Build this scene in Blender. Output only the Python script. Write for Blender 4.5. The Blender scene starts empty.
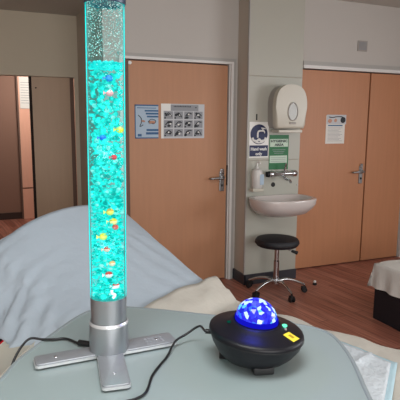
import bpy, bmesh, math, random
from mathutils import Vector, Matrix, noise
random.seed(7)
C = bpy.context.scene.collection
sc = bpy.context.scene
PI = math.pi

# ------------------------------------------------------------------ camera
CAMH, PITCH, ROLL, YAW = 1.5357, 0.15706, 0.00769, 0.40258
Fv = Vector((math.sin(YAW)*math.cos(PITCH), math.cos(YAW)*math.cos(PITCH), -math.sin(PITCH)))
R0 = Vector((math.cos(YAW), -math.sin(YAW), 0)); U0 = R0.cross(Fv)
Rv = math.cos(ROLL)*R0 + math.sin(ROLL)*U0
Uv = -math.sin(ROLL)*R0 + math.cos(ROLL)*U0
cam = bpy.data.cameras.new('camera'); cam.sensor_width = 36; cam.lens = 45.0; cam.clip_start = 0.05
co = bpy.data.objects.new('camera', cam); C.objects.link(co)
co.matrix_world = Matrix(((Rv.x, Uv.x, -Fv.x, 0), (Rv.y, Uv.y, -Fv.y, 0), (Rv.z, Uv.z, -Fv.z, CAMH), (0, 0, 0, 1)))
sc.camera = co

# ------------------------------------------------------------------ world, light, exposure
w = bpy.data.worlds.new('world'); sc.world = w; w.use_nodes = True
w.node_tree.nodes['Background'].inputs[0].default_value = (0.75, 0.85, 1, 1)
w.node_tree.nodes['Background'].inputs[1].default_value = 0.5
sc.view_settings.view_transform = 'Standard'; sc.view_settings.look = 'None'
sc.view_settings.gamma = 1; sc.view_settings.use_curve_mapping = False
sc.view_settings.exposure = 0.0

def area(name, loc, target, sx, sy, power, col):
    l = bpy.data.lights.new(name, 'AREA'); l.shape = 'RECTANGLE'; l.size = sx; l.size_y = sy
    l.energy = power; l.color = col
    o = bpy.data.objects.new(name, l); C.objects.link(o); o.location = loc
    d = Vector(target) - Vector(loc); o.rotation_euler = d.to_track_quat('-Z', 'Y').to_euler()
    return o
area('window_daylight', (5.08, 0.4, 1.5), (0, 0.4, 1.5), 2.6, 1.3, 66, (0.96, 0.98, 1.0))
area('rear_window_daylight', (.6, -2.38, 1.55), (.6, 3, 1.55), 3.4, 1.4, 104, (1.0, 0.98, 0.96))
area('ceiling_fill_near', (0.2, 0.6, 2.69), (0.2, 0.6, 0), 1.2, .6, 34, (.97, .99, 1.0))  # added overhead fill that brightens table and sheet
area('ceiling_fill_far', (3.3, 0.6, 2.69), (3.3, 0.6, 0), 1.2, .6, 12, (.97, .99, 1.0))  # second added overhead fill, above the open floor
area('corridor_lamp', (0.75, 7.0, 2.45), (0.6, 8.1, 1.0), 0.5, 0.3, 24, (1, .93, .86))

# ------------------------------------------------------------------ materials
def lin(c):
    if isinstance(c, str):
        c = [int(c[i:i+2], 16)/255 for i in (0, 2, 4)]
    return tuple((x/12.92 if x <= .04045 else ((x+.055)/1.055)**2.4) for x in c) + (1,)
def mat(name, col, rough=.6, metal=0, bump=0, bscale=30, var=0, vscale=3, stretch=(1, 1, 1), coat=0, spec=.5):
    m = bpy.data.materials.new(name); m.use_nodes = True
    n = m.node_tree.nodes; l = m.node_tree.links; b = n['Principled BSDF']
    b.inputs['Base Color'].default_value = lin(col); b.inputs['Roughness'].default_value = rough
    b.inputs['Metallic'].default_value = metal; b.inputs['Coat Weight'].default_value = coat
    b.inputs['Specular IOR Level'].default_value = spec
    if bump or var:
        tc = n.new('ShaderNodeTexCoord'); mp = n.new('ShaderNodeMapping'); l.new(tc.outputs['Object'], mp.inputs[0])
        mp.inputs['Scale'].default_value = stretch
    if bump:
        nz = n.new('ShaderNodeTexNoise'); nz.inputs['Scale'].default_value = bscale; nz.inputs['Detail'].default_value = 4
        l.new(mp.outputs[0], nz.inputs[0]); bp = n.new('ShaderNodeBump'); bp.inputs['Strength'].default_value = bump
        bp.inputs['Distance'].default_value = .01
        l.new(nz.outputs[0], bp.inputs['Height']); l.new(bp.outputs[0], b.inputs['Normal'])
    if var:
        nz = n.new('ShaderNodeTexNoise'); nz.inputs['Scale'].default_value = vscale; nz.inputs['Detail'].default_value = 5
        l.new(mp.outputs[0], nz.inputs[0]); mx = n.new('ShaderNodeMixRGB'); l.new(nz.outputs[0], mx.inputs[0])
        c = lin(col); mx.inputs[1].default_value = tuple(x*(1-var) for x in c[:3])+(1,); mx.inputs[2].default_value = tuple(min(1, x*(1+var)) for x in c[:3])+(1,)
        l.new(mx.outputs[0], b.inputs['Base Color'])
    return m
def emis(name, col, s=1):
    m = bpy.data.materials.new(name); m.use_nodes = True; n = m.node_tree.nodes; l = m.node_tree.links
    n.remove(n['Principled BSDF']); e = n.new('ShaderNodeEmission'); e.inputs[0].default_value = lin(col); e.inputs[1].default_value = s
    l.new(e.outputs[0], n['Material Output'].inputs[0]); return m

M = {}
M['wall'] = mat('wall_paint', 'bbb7b1', .7, bump=.05, bscale=60, var=.02)
M['alcove'] = mat('alcove_paint', 'c6bca8', .75, var=.02)
M['ceil'] = mat('ceiling_paint', 'bdbab2', .85, var=.02)
M['pier'] = mat('laminate_panel', 'abaa9f', .4, var=.02)
M['pier_side'] = mat('boxed_side_paint', 'bcb0a2', .6)
M['door'] = mat('beech_door', 'b58463', .45, var=.09, vscale=4, stretch=(9, 9, .6))
M['doorR'] = mat('beech_door_warm', 'b67e5a', .45, var=.09, vscale=4, stretch=(9, 9, .6))
M['doordark'] = mat('brown_door', 'b79b80', .5, var=.06, vscale=4, stretch=(9, 9, .6))
M['frame'] = mat('white_frame_gloss', 'dcdbd8', .35)
M['framegrey'] = mat('grey_frame_gloss', 'a8a6a2', .4)
M['gap'] = mat('dark_door_gap', '241a16', .9)
M['brownstrip'] = mat('brown_strip', '6b5347', .7)
M['skirt'] = mat('charcoal_skirting', '35353c', .4)
M['corr'] = mat('corridor_brown_paint', '8c6958', .7)
M['corrskirt'] = mat('corridor_skirting', '38241c', .6)
M['corrdoor'] = mat('corridor_orange_wood', 'eab096', .5, var=.06, vscale=5, stretch=(8, 8, 1))
M['paper'] = mat('paper', 'dedcd6', .6)
M['metal'] = mat('chrome', 'c4c6c9', .18, 1)
M['steel'] = mat('satin_steel', '9c9ea0', .35, 1)
M['silver'] = mat('silver_plastic', 'a9adb0', .33, .85)
M['silverfoot'] = mat('silver_foot_cover', '9b9fa4', .42, .5, var=.1, vscale=40)
M['footedge'] = mat('bright_foot_edge', 'd8dadb', .3, .6)
M['black'] = mat('black_plastic', '0f0f15', .4, spec=.3)
M['blackcord'] = mat('black_cord', '0d0d10', .45)
M['rubber'] = mat('black_rubber', '121214', .6)
M['vinyl'] = mat('black_vinyl', '101018', .6, bump=.1, bscale=90)
M['ceramic'] = mat('white_ceramic', 'c9c1bd', .16, coat=.5)
M['abs'] = mat('cream_plastic', 'bdb8aa', .32)
M['absgrey'] = mat('grey_plastic', '9d9892', .4)
M['table'] = mat('pale_grey_green_laminate', '909d9d', .38, coat=.1, var=.02)
M['tableedge'] = mat('grey_edge_lipping', '868f91', .45)
M['sheet'] = mat('white_sheet', 'a8b3bd', .85, bump=.6, bscale=14, var=.02)
M['cream'] = mat('cream_sheet', 'bab5ab', .85, bump=.35, bscale=25, var=.03)
M['fabwhite'] = mat('white_fabric', 'c9c7c1', .85, bump=.4, bscale=30)
M['padblue'] = mat('pale_blue_film', 'a9c4cd', .5, bump=.3, bscale=50)
M['quilt'] = mat('quilted_tissue', 'bfc6cb', .8, bump=.6, bscale=60)
M['navy'] = mat('navy_print', '18244c', .5)
M['blueprint'] = mat('blue_print', '2a5a88', .5)
M['green'] = mat('green_print', '1f6b3f', .5)
M['lightgreen'] = mat('pale_green_print', 'bccfbd', .5)
M['white'] = mat('white_print', 'e4e4e0', .5)
M['dark'] = mat('dark_print', '20242b', .6)
M['grey'] = mat('grey_print', '8e9196', .6)
M['palegrey'] = mat('pale_grey_print', 'bfc2c6', .6)
M['skin'] = mat('tan_print', 'c0907a', .6)
M['bluegrey'] = mat('pale_blue_print', 'a8bccd', .6)
M['yellow'] = mat('yellow_label', 'e3cf3a', .5)
M['clearplastic'] = mat('soap_bottle_plastic', 'cbc8c4', .3)
M['wastehole'] = mat('waste_hole_black', '0d0d0d', .6)
M['windowglass'] = emis('sky_glass', 'dfe6f0', 1.0)

# wood plank floor
def floor_mat():
    m = bpy.data.materials.new('wood_plank_floor'); m.use_nodes = True; n = m.node_tree.nodes; l = m.node_tree.links; b = n['Principled BSDF']
    tc = n.new('ShaderNodeTexCoord'); mp = n.new('ShaderNodeMapping'); mp.inputs['Rotation'].default_value = (0, 0, math.radians(90-8))
    l.new(tc.outputs['Object'], mp.inputs[0])
    br = n.new('ShaderNodeTexBrick'); br.inputs['Scale'].default_value = 1; br.inputs['Brick Width'].default_value = 1.2; br.inputs['Row Height'].default_value = .1
    br.inputs['Mortar Size'].default_value = .0025; br.inputs['Color1'].default_value = lin('9c6454'); br.inputs['Color2'].default_value = lin('b67d6c')
    br.inputs['Mortar'].default_value = lin('603a30'); br.inputs['Bias'].default_value = -.1
    l.new(mp.outputs[0], br.inputs[0])
    m2 = n.new('ShaderNodeMapping'); m2.inputs['Scale'].default_value = (1.2, 26, 1); l.new(mp.outputs[0], m2.inputs[0])
    nz = n.new('ShaderNodeTexNoise'); nz.inputs['Scale'].default_value = 2.2; nz.inputs['Detail'].default_value = 6; l.new(m2.outputs[0], nz.inputs[0])
    cr = n.new('ShaderNodeValToRGB'); cr.color_ramp.elements[0].position = .3; cr.color_ramp.elements[0].color = (.55, .5, .48, 1)
    cr.color_ramp.elements[1].position = .7; cr.color_ramp.elements[1].color = (1.2, 1.15, 1.1, 1)
    l.new(nz.outputs[0], cr.inputs[0])
    mx = n.new('ShaderNodeMixRGB'); mx.blend_type = 'MULTIPLY'; mx.inputs[0].default_value = 1
    l.new(br.outputs[0], mx.inputs[1]); l.new(cr.outputs[0], mx.inputs[2]); l.new(mx.outputs[0], b.inputs['Base Color'])
    b.inputs['Roughness'].default_value = .42
    return m
M['floor'] = floor_mat()

# ------------------------------------------------------------------ helpers
ORG = {}
def link(o, parent=None):
    C.objects.link(o)
    if parent: o.parent = parent
def obj(name, bm, m, parent=None, origin=None, smooth=False, sharp=40):
    """bm in world coordinates -> one mesh object, local to its top-level thing's origin"""
    bmesh.ops.recalc_face_normals(bm, faces=bm.faces)
    me = bpy.data.meshes.new(name)
    if parent is not None: org = ORG[parent.name]
    elif origin is not None: org = Vector(origin)
    else:
        xs = [v.co for v in bm.verts]
        org = Vector(((min(v.x for v in xs)+max(v.x for v in xs))/2, (min(v.y for v in xs)+max(v.y for v in xs))/2, min(v.z for v in xs)))
    bmesh.ops.translate(bm, verts=bm.verts, vec=-org)
    if smooth:
        for f in bm.faces: f.smooth = True
        for e in bm.edges:
            if len(e.link_faces) == 2 and e.calc_face_angle(0) > math.radians(sharp): e.smooth = False
    bm.to_mesh(me); bm.free()
    for k in (m if isinstance(m, (list, tuple)) else [m]): me.materials.append(k)
    o = bpy.data.objects.new(name, me); link(o, parent)
    if parent is None: o.location = org
    ORG[o.name] = org
    return o
def thing(name, loc, label=None, cat=None, group=None, kind=None):
    o = bpy.data.objects.new(name, None); link(o); o.location = loc; ORG[o.name] = Vector(loc); o.empty_display_size = .1
    return tag(o, label, cat, group, kind)
def tag(o, label=None, cat=None, group=None, kind=None):
    if label: o['label'] = label
    if cat: o['category'] = cat
    if group: o['group'] = group
    if kind: o['kind'] = kind
    return o
def B(): return bmesh.new()
def box(bm, lo, hi, mi=0, bev=0, seg=2):
    lo = Vector(lo); hi = Vector(hi)
    r = bmesh.ops.create_cube(bm, size=1); vs = r['verts']
    for v in vs: v.co = Vector(((lo.x+hi.x)/2+v.co.x*(hi.x-lo.x), (lo.y+hi.y)/2+v.co.y*(hi.y-lo.y), (lo.z+hi.z)/2+v.co.z*(hi.z-lo.z)))
    fs = set(f for v in vs for f in v.link_faces)
    for f in fs: f.material_index = mi
    if bev:
        es = list(set(e for v in vs for e in v.link_edges))
        bmesh.ops.bevel(bm, geom=es, offset=bev, segments=seg, profile=.5, affect='EDGES')
    return bm
def obox(bm, c, u, half, mi=0, bev=0, z=None):
    """box with horizontal axis u: c centre, half=(along u, across, up)"""
    u = Vector((u[0], u[1], 0)).normalized(); v = Vector((-u.y, u.x, 0)); c = Vector(c)
    r = bmesh.ops.create_cube(bm, size=2); vs = r['verts']
    for a in vs: a.co = c + u*(a.co.x*half[0]) + v*(a.co.y*half[1]) + Vector((0, 0, a.co.z*half[2]))
    for f in set(f for a in vs for f in a.link_faces): f.material_index = mi
    if bev: bmesh.ops.bevel(bm, geom=list(set(e for a in vs for e in a.link_edges)), offset=bev, segments=2, profile=.5, affect='EDGES')
    return bm
def frame_axes(d):
    d = Vector(d).normalized(); a = Vector((0, 0, 1)) if abs(d.z) < .9 else Vector((1, 0, 0))
    x = a.cross(d).normalized(); return x, d.cross(x)
def lathe(bm, prof, c, axis=(0, 0, 1), n=32, cap=True, mi=None):
    """prof: list of (r, h) along axis from c"""
    d = Vector(axis).normalized(); x, y = frame_axes(d); c = Vector(c); rings = []
    for r, h in prof:
        if r < 1e-6: rings.append([bm.verts.new(c+d*h)])
        else: rings.append([bm.verts.new(c+d*h+x*(r*math.cos(2*PI*i/n))+y*(r*math.sin(2*PI*i/n))) for i in range(n)])
    for k in range(len(rings)-1):
        a, b = rings[k], rings[k+1]
        for i in range(n):
            j = (i+1) % n
            if len(a) == 1 and len(b) == 1: break
            if len(a) == 1: f = bm.faces.new((a[0], b[j], b[i]))
            elif len(b) == 1: f = bm.faces.new((a[i], a[j], b[0]))
            else: f = bm.faces.new((a[i], a[j], b[j], b[i]))
            if mi: f.material_index = mi[k]
    if cap:
        for rg in (rings[0], rings[-1]):
            if len(rg) > 2: bm.faces.new(rg)
    return bm
_T = bmesh.new(); bmesh.ops.create_icosphere(_T, subdivisions=2, radius=1)
ICO2 = ([tuple(v.co) for v in _T.verts], [tuple(v.index for v in f.verts) for f in _T.faces]); _T.free()
_T = bmesh.new(); bmesh.ops.create_icosphere(_T, subdivisions=1, radius=1)
ICO1 = ([tuple(v.co) for v in _T.verts], [tuple(v.index for v in f.verts) for f in _T.faces]); _T.free()
class Beads:
    """many little round bodies gathered quickly into one mesh"""
    def __init__(s): s.v = []; s.f = []; s.m = []
    def add(s, c, r, sub=2, sc_=(1, 1, 1), mi=0):
        V, F = ICO2 if sub == 2 else ICO1; n = len(s.v)
        s.v += [(c[0]+a*r*sc_[0], c[1]+b*r*sc_[1], c[2]+d*r*sc_[2]) for a, b, d in V]
        s.f += [(i+n, j+n, k+n) for i, j, k in F]; s.m += [mi]*len(F)
    def build(s, name, mats, parent):
        o_ = ORG[parent.name]; me = bpy.data.meshes.new(name)
        me.from_pydata([(a-o_.x, b-o_.y, c-o_.z) for a, b, c in s.v], [], s.f)
        for k in (mats if isinstance(mats, (list, tuple)) else [mats]): me.materials.append(k)
        me.polygons.foreach_set('material_index', s.m); me.polygons.foreach_set('use_smooth', [True]*len(s.f)); me.update()
        o = bpy.data.objects.new(name, me); link(o, parent); ORG[o.name] = o_; return o
def smoothpath(pts, k=6):
    P = [Vector(p) for p in pts]; out = []
    for i in range(len(P)-1):
        p0 = P[max(i-1, 0)]; p1 = P[i]; p2 = P[i+1]; p3 = P[min(i+2, len(P)-1)]
        for s in range(k):
            t = s/k
            out.append(.5*((2*p1)+(-p0+p2)*t+(2*p0-5*p1+4*p2-p3)*t*t+(-p0+3*p1-3*p2+p3)*t**3))
    out.append(P[-1]); return out
def tube(bm, pts, r, n=10, smooth=0):
    P = smoothpath(pts, smooth) if smooth else [Vector(p) for p in pts]
    rr = r if isinstance(r, (list, tuple)) else [r]*len(P)
    if len(rr) != len(P): rr = [rr[0]+(rr[-1]-rr[0])*i/(len(P)-1) for i in range(len(P))]
    rings = []; px = None
    for i, p in enumerate(P):
        d = (P[min(i+1, len(P)-1)]-P[max(i-1, 0)]).normalized()
        if px is None: x, y = frame_axes(d)
        else:
            x = (px - d*px.dot(d)).normalized(); y = d.cross(x)
        px = x
        rings.append([bm.verts.new(p+x*(rr[i]*math.cos(2*PI*k/n))+y*(rr[i]*math.sin(2*PI*k/n))) for k in range(n)])
    for a, b in zip(rings, rings[1:]):
        for i in range(n): bm.faces.new((a[i], a[(i+1) % n], b[(i+1) % n], b[i]))
    bm.faces.new(rings[0]); bm.faces.new(rings[-1]); return bm
def prism(bm, pts, axis_vec, mi=0, bev=0):
    """extrude polygon pts (3D) by axis_vec"""
    a = [bm.verts.new(Vector(p)) for p in pts]; b = [bm.verts.new(Vector(p)+Vector(axis_vec)) for p in pts]; n = len(a); fs = []
    fs.append(bm.faces.new(a)); fs.append(bm.faces.new(b[::-1]))
    for i in range(n): fs.append(bm.faces.new((a[i], a[(i+1) % n], b[(i+1) % n], b[i])))
    for f in fs: f.material_index = mi
    if bev:
        es = [e for e in set(e for f in fs[:2] for e in f.edges)]
        bmesh.ops.bevel(bm, geom=es, offset=bev, segments=2, profile=.5, affect='EDGES')
    return bm
def grid(bm, rows, mi=0, closed=False):
    V = [[bm.verts.new(p) for p in r] for r in rows]
    for a, b in zip(V, V[1:]):
        for i in range(len(a)-1): bm.faces.new((a[i], a[i+1], b[i+1], b[i])).material_index = mi
    return V
def ball(bm, c, r, sub=2, sc_=(1, 1, 1), mi=0):
    res = bmesh.ops.create_icosphere(bm, subdivisions=sub, radius=1)
    for v in res['verts']: v.co = Vector((c[0]+v.co.x*r*sc_[0], c[1]+v.co.y*r*sc_[1], c[2]+v.co.z*r*sc_[2]))
    for f in set(f for v in res['verts'] for f in v.link_faces): f.material_index = mi
def lettering(text, x, y, z, h, m, parent, name='lettering', width=None, align='LEFT', bold=.0):
    """text standing on a surface facing -Y"""
    cu = bpy.data.curves.new('t', 'FONT'); cu.body = text; cu.size = h; cu.align_x = align; cu.extrude = .0004; cu.offset = bold; cu.resolution_u = 2
    t = bpy.data.objects.new('t', cu); C.objects.link(t)
    bpy.context.view_layer.update()
    me = bpy.data.meshes.new_from_object(t.evaluated_get(bpy.context.evaluated_depsgraph_get()))
    bpy.data.objects.remove(t); bm = B(); bm.from_mesh(me)
    xs = [v.co.x for v in bm.verts]
    k = 1 if not width else width/(max(xs)-min(xs))
    x0 = min(xs) if align == 'LEFT' else 0
    for v in bm.verts: v.co = Vector((x+(v.co.x-x0)*k, y-v.co.z, z+v.co.y))
    return obj(name, bm, m, parent)

# ------------------------------------------------------------------ structure
YW = 4.26; CZ = 2.726
XL, XR, YB = -1.6, 5.2, -2.5
fl = obj('floor', box(B(), (XL-.2, YB-.2, -.1), (XR+.2, 8.6, 0)), M['floor']); tag(fl, kind='structure')
ce = obj('ceiling', box(B(), (XL-.1, YB-.1, CZ), (XR+.1, YW+.12, CZ+.1)), M['ceil']); tag(ce, kind='structure')
bm = B()
XC = 0.93
box(bm, (XC, YW, 0), (1.12, YW+.14, CZ)); box(bm, (1.12, YW, 2.06), (2.11, YW+.14, CZ)); box(bm, (2.11, YW, 0), (2.9, YW+.14, CZ))
box(bm, (2.9, YW, 2.075), (4.33, YW+.14, CZ)); box(bm, (4.33, YW, 0), (XR, YW+.14, CZ))
tag(obj('wall_back', bm, M['wall']), kind='structure')
tag(obj('wall_alcove_right', box(B(), (XC, YW+.14, 0), (XC+.12, 5.62, 2.8)), M['pier_side']), kind='structure')
bm = B(); YA = 5.5
box(bm, (.93, YA, 0), (.94, YA+.12, 1.99)); box(bm, (-1.6, YA, 1.99), (.94, YA+.12, 2.8)); box(bm, (-1.6, YA, 0), (-.45, YA+.12, 1.99))
tag(obj('wall_alcove', bm, M['alcove']), kind='structure')
bm = B(); box(bm, (XL, YW, 2.6), (XC, YA+.12, 2.72)); tag(obj('ceiling_alcove', bm, M['ceil']), kind='structure')
bm = B(); box(bm, (XL-.12, YB, 0), (XL, YA+.12, CZ)); tag(obj('wall_left', bm, M['wall']), kind='structure')
# right wall with window, rear wall with window
bm = B(); box(bm, (XR, YB, 0), (XR+.12, YW, .85)); box(bm, (XR, YB, 2.15), (XR+.12, YW, CZ)); box(bm, (XR, YB, .85), (XR+.12, -.9, 2.15)); box(bm, (XR, 1.7, .85), (XR+.12, YW, 2.15))
tag(obj('wall_right', bm, M['wall']), kind='structure')
bm = B(); box(bm, (XL, YB-.12, 0), (XR, YB, .85)); box(bm, (XL, YB-.12, 2.25), (XR, YB, CZ)); box(bm, (XL, YB-.12, .85), (-1.1, YB, 2.25)); box(bm, (2.3, YB-.12, .85), (XR, YB, 2.25))
tag(obj('wall_rear', bm, M['wall']), kind='structure')
def window(n, lo, hi, ax):
    t = thing('window_%d' % n, ((lo[0]+hi[0])/2, (lo[1]+hi[1])/2, lo[2]), kind='structure')
    f = B()
    if ax == 'x':
        for a, b in (((lo[0], lo[1], lo[2]), (hi[0], hi[1], lo[2]+.05)), ((lo[0], lo[1], hi[2]-.05), hi), (lo, (hi[0], lo[1]+.05, hi[2])), ((lo[0], hi[1]-.05, lo[2]), hi), ((lo[0], (lo[1]+hi[1])/2-.03, lo[2]), (hi[0], (lo[1]+hi[1])/2+.03, hi[2]))): box(f, a, b)
        p = box(B(), (lo[0]+.03, lo[1], lo[2]), (lo[0]+.036, hi[1], hi[2]))
    else:
        for a, b in ((lo, (hi[0], hi[1], lo[2]+.05)), ((lo[0], lo[1], hi[2]-.05), hi), (lo, (lo[0]+.05, hi[1], hi[2])), ((hi[0]-.05, lo[1], lo[2]), hi), (((lo[0]+hi[0])/2-.03, lo[1], lo[2]), ((lo[0]+hi[0])/2+.03, hi[1], hi[2]))): box(f, a, b)
        p = box(B(), (lo[0], lo[1]+.03, lo[2]), (hi[0], lo[1]+.036, hi[2]))
    obj('window_frame', f, M['frame'], t); obj('pane', p, M['windowglass'], t)
window(1, (XR+.03, -.9, .85), (XR+.1, 1.7, 2.15), 'x'); window(2, (-1.1, YB-.1, .85), (2.3, YB-.03, 2.25), 'y')
# corridor beyond
bm = B(); box(bm, (-1.7, 8.2, 0), (2.2, 8.3, 2.7)); tag(obj('wall_corridor', bm, M['corr']), kind='structure')
bm = B(); box(bm, (-1.7, 8.17, 0), (.48, 8.2, .1)); tag(obj('baseboard_corridor', bm, M['corrskirt']), kind='structure')
bm = B(); box(bm, (-1.7, 5.62, 2.6), (2.2, 8.3, 2.7)); tag(obj('ceiling_corridor', bm, M['ceil']), kind='structure')
bm = B(); box(bm, (-1.75, 5.62, 0), (-1.65, 8.3, 2.7)); tag(obj('wall_corridor_left', bm, M['corr']), kind='structure')
bm = B(); box(bm, (2.2, 4.4, 0), (2.3, 8.3, 2.7)); tag(obj('wall_corridor_right', bm, M['corr']), kind='structure')

# door 3 at the far end of the corridor
t = thing('door_3', (.9, 8.17, 0), kind='structure')
bm = B(); box(bm, (.48, 8.15, .0), (1.35, 8.19, .47)); box(bm, (.48, 8.15, .49), (1.35, 8.19, 2.3)); obj('door_leaf', bm, M['corrdoor'], t)
obj('door_frame', box(B(), (.455, 8.14, 0), (.48, 8.2, 2.3)), M['brownstrip'], t)
np_ = obj('white_notice', box(B(), (.50, 8.143, 1.70), (.675, 8.149, 2.17)), M['paper'], t)
bm = B()
for k in range(9): box(bm, (.515, 8.141, 1.78+k*.038), (.66-(k*31 % 4)*.012, 8.143, 1.786+k*.038))
obj('printed_lines', bm, M['grey'], np_)

# door 4: pair in the alcove; the left leaf stands open out of the frame
t = thing('door_4', (.45, YA, 0), kind='structure')
bm = B()
box(bm, (.885, YA-.02, 0), (.927, YA-.001, 1.975)); box(bm, (-.45, YA-.02, 1.9752), (.927, YA-.001, 2.035)); box(bm, (-.5, YA-.02, 0), (-.451, YA-.001, 1.975)); box(bm, (-.449, YA, 1.9755), (.926, YA+.1, 1.989))
obj('door_frame', bm, M['alcove'], t, smooth=False)
obj('door_leaf', box(B(), (.46, YA+.03, .01), (.845, YA+.075, 1.974)), M['doordark'], t)
obj('edge_strip', box(B(), (.845, YA+.02, .0), (.885, YA+.08, 1.97)), M['brownstrip'], t)
obj('shadow_gap', box(B(), (.435, YA+.03, .0), (.46, YA+.085, 1.975)), M['gap'], t)
bm = B(); obox(bm, (-.45+.03, YA+.5, 1), (0, 1), (.4, .022, .97)); obj('open_leaf', bm, M['doordark'], t)
obj('closer_screw', lathe(B(), [(.008, 0), (.008, .01)], (.50, YA+.03, 1.86), (0, -1, 0), 10), M['gap'], t)

def handle(t, x, y, z, d):
    """lever handle on a long plate; d = -1: lever points to -X"""
    pl = obj('handle_plate', box(B(), (x-.024, y-.01, z-.13), (x+.024, y, z+.06), bev=.006), M['steel'], t)
    bm = B(); lathe(bm, [(.022, 0), (.022, .016), (.012, .02), (.012, .045)], (x, y-.01, z), (0, -1, 0), 20)
    tube(bm, [(x, y-.05, z), (x+d*.02, y-.06, z), (x+d*.07, y-.062, z+.002), (x+d*.125, y-.055, z-.003), (x+d*.135, y-.035, z-.004)], [.012, .0095], 10, 5)
    obj('lever', bm, M['steel'], t, smooth=True)
    k = B(); lathe(k, [(.011, 0), (.011, .006)], (x, y-.01, z-.075), (0, -1, 0), 16); obj('keyhole', k, M['wastehole'], pl)
    k = B(); box(k, (x-.018, y-.018, z+.035), (x+.018, y-.01, z+.085), bev=.006); obj('indicator', k, M['metal'], pl)

# door 1 (centre)
t = thing('door_1', (1.6, YW, 0), kind='structure')
obj('door_leaf', box(B(), (1.14, YW+.012, .012), (2.088, YW+.056, 2.04)), M['door'], t)
bm = B()
box(bm, (1.06, YW-.022, 0), (1.105, YW-.001, 2.0495)); box(bm, (2.112, YW-.022, 0), (2.135, YW-.001, 2.0495)); box(bm, (1.06, YW-.022, 2.05), (2.135, YW-.001, 2.072)); box(bm, (1.121, YW, 2.05), (2.109, YW+.08, 2.059)); box(bm, (2.1, YW, 0), (2.109, YW+.08, 2.049))
obj('door_frame', bm, M['frame'], t)
bm = B(); box(bm, (2.1355, YW-.014, 0), (2.162, YW-.001, 2.072)); box(bm, (1.06, YW-.014, 2.0725), (2.162, YW-.001, 2.1)); obj('architrave', bm, M['framegrey'], t)
bm = B(); box(bm, (1.106, YW-.016, 0), (1.1385, YW+.05, 2.045)); obj('hinge_side_strip', bm, M['brownstrip'], t)  # dark brown strip filling the gap on the hinge side
bm = B(); box(bm, (1.121, YW+.058, 0), (2.099, YW+.1, 2.049)); obj('shadow_gap', bm, M['gap'], t)
lt = B(); box(lt, (2.09, YW+.004, .93), (2.108, YW+.05, 1.12)); obj('latch_plate', lt, M['rubber'], t)
sw = B(); lathe(sw, [(.017, 0), (.015, .012), (0, .014)], (1.158, YW+.012, 2.02), (0, -1, 0), 20); obj('screw_cap', sw, M['white'], t)
handle(t, 2.04, YW+.012, 1.005, -1)

# door 2 (right, leaf and half)
t = thing('door_2', (3.6, YW, 0), kind='structure')
l1 = obj('door_leaf', box(B(), (2.905, YW+.008, .012), (3.748, YW+.052, 2.042)), M['doorR'], t)
l2 = obj('half_leaf', box(B(), (3.768, YW+.008, .012), (4.285, YW+.052, 2.042)), M['doorR'], t)
bm = B(); box(bm, (2.9, YW+.052, 0), (4.3, YW+.1, 2.06)); obj('shadow_gap', bm, M['gap'], t)
bm = B(); box(bm, (2.9, YW-.022, 2.054), (4.37, YW-.001, 2.085)); box(bm, (4.305, YW-.022, 0), (4.37, YW-.001, 2.0535)); box(bm, (2.902, YW, 2.054), (4.329, YW+.08, 2.074)); box(bm, (4.305, YW, 0), (4.329, YW+.08, 2.0535)); obj('door_frame', bm, M['frame'], t)
bm = B(); box(bm, (2.9, YW-.014, 2.0855), (4.4, YW-.001, 2.125)); obj('architrave', bm, M['framegrey'], t)
handle(t, 3.695, YW+.008, 1.01, -1)

# boxed-in service pier with wash basin
YP = 4.03; PX0, PX1 = 2.185, 2.745
t = thing('wall_pier', (2.46, 4.14, 0), kind='structure')
bm = B(); box(bm, (PX0, YP+.012, 0), (PX1, YW, CZ)); obj('boxing', bm, M['pier_side'], t)
for za, zb in ((.095, 1.178), (1.184, 1.934), (1.94, CZ)):
    obj('front_panel', box(B(), (PX0-.004, YP, za), (PX1, YP+.012, zb), bev=.0015, seg=1), M['pier'], t)
obj('corner_strip', box(B(), (PX0-.012, YP-.004, .095), (PX0-.002, YP+.02, CZ)), M['framegrey'], t)
bm = B(); box(bm, (PX0-.012, YP-.012, 0), (PX1+.005, YP+.01, .1)); box(bm, (PX0-.016, YP-.012, 0), (PX0, YW, .1)); box(bm, (2.162, YW-.01, 0), (PX0, YW, .1))
tag(obj('baseboard_pier', bm, M['skirt']), kind='structure')
bm = B(); box(bm, (PX1-.02, YP-.006, .93), (PX1-.01, YP, .94)); 
tag(obj('trim_1', bm, M['steel']), kind='structure')

# added ceiling light panels, out of view, to brighten level surfaces
for i_, (lx, ly) in enumerate(((.2, .6), (3.3, .6))):
    t = thing('added_ceiling_light', (lx, ly, CZ), 'added unseen white fill light panel ' + ('above the table' if i_ == 0 else 'above the open floor at the right'), 'ceiling light')
    bm = B(); box(bm, (lx-.64, ly-.34, CZ-.025), (lx-.6, ly+.34, CZ)); box(bm, (lx+.6, ly-.34, CZ-.025), (lx+.64, ly+.34, CZ)); box(bm, (lx-.6, ly-.34, CZ-.025), (lx+.6, ly-.3, CZ)); box(bm, (lx-.6, ly+.3, CZ-.025), (lx+.6, ly+.34, CZ))
    obj('light_frame', bm, M['frame'], t); obj('diffuser', box(B(), (lx-.6, ly-.3, CZ-.012), (lx+.6, ly+.3, CZ-.004)), M['windowglass'], t)
# wall vent
t = thing('wall_vent', (3.617, YW, 2.26), 'small square grey vent grille high on the wall above the right double door', 'vent')
bm = B(); x0, x1, z0, z1 = 3.555, 3.68, 2.255, 2.362
box(bm, (x0, YW-.008, z0), (x1, YW, z1), bev=.003); obj('plate', bm, M['absgrey'], t)
bm = B()
for i in range(7): box(bm, (x0+.015, YW-.013, z0+.016+i*.0118), (x1-.015, YW-.007, z0+.021+i*.0118))
obj('grille', bm, M['grey'], t)

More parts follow.
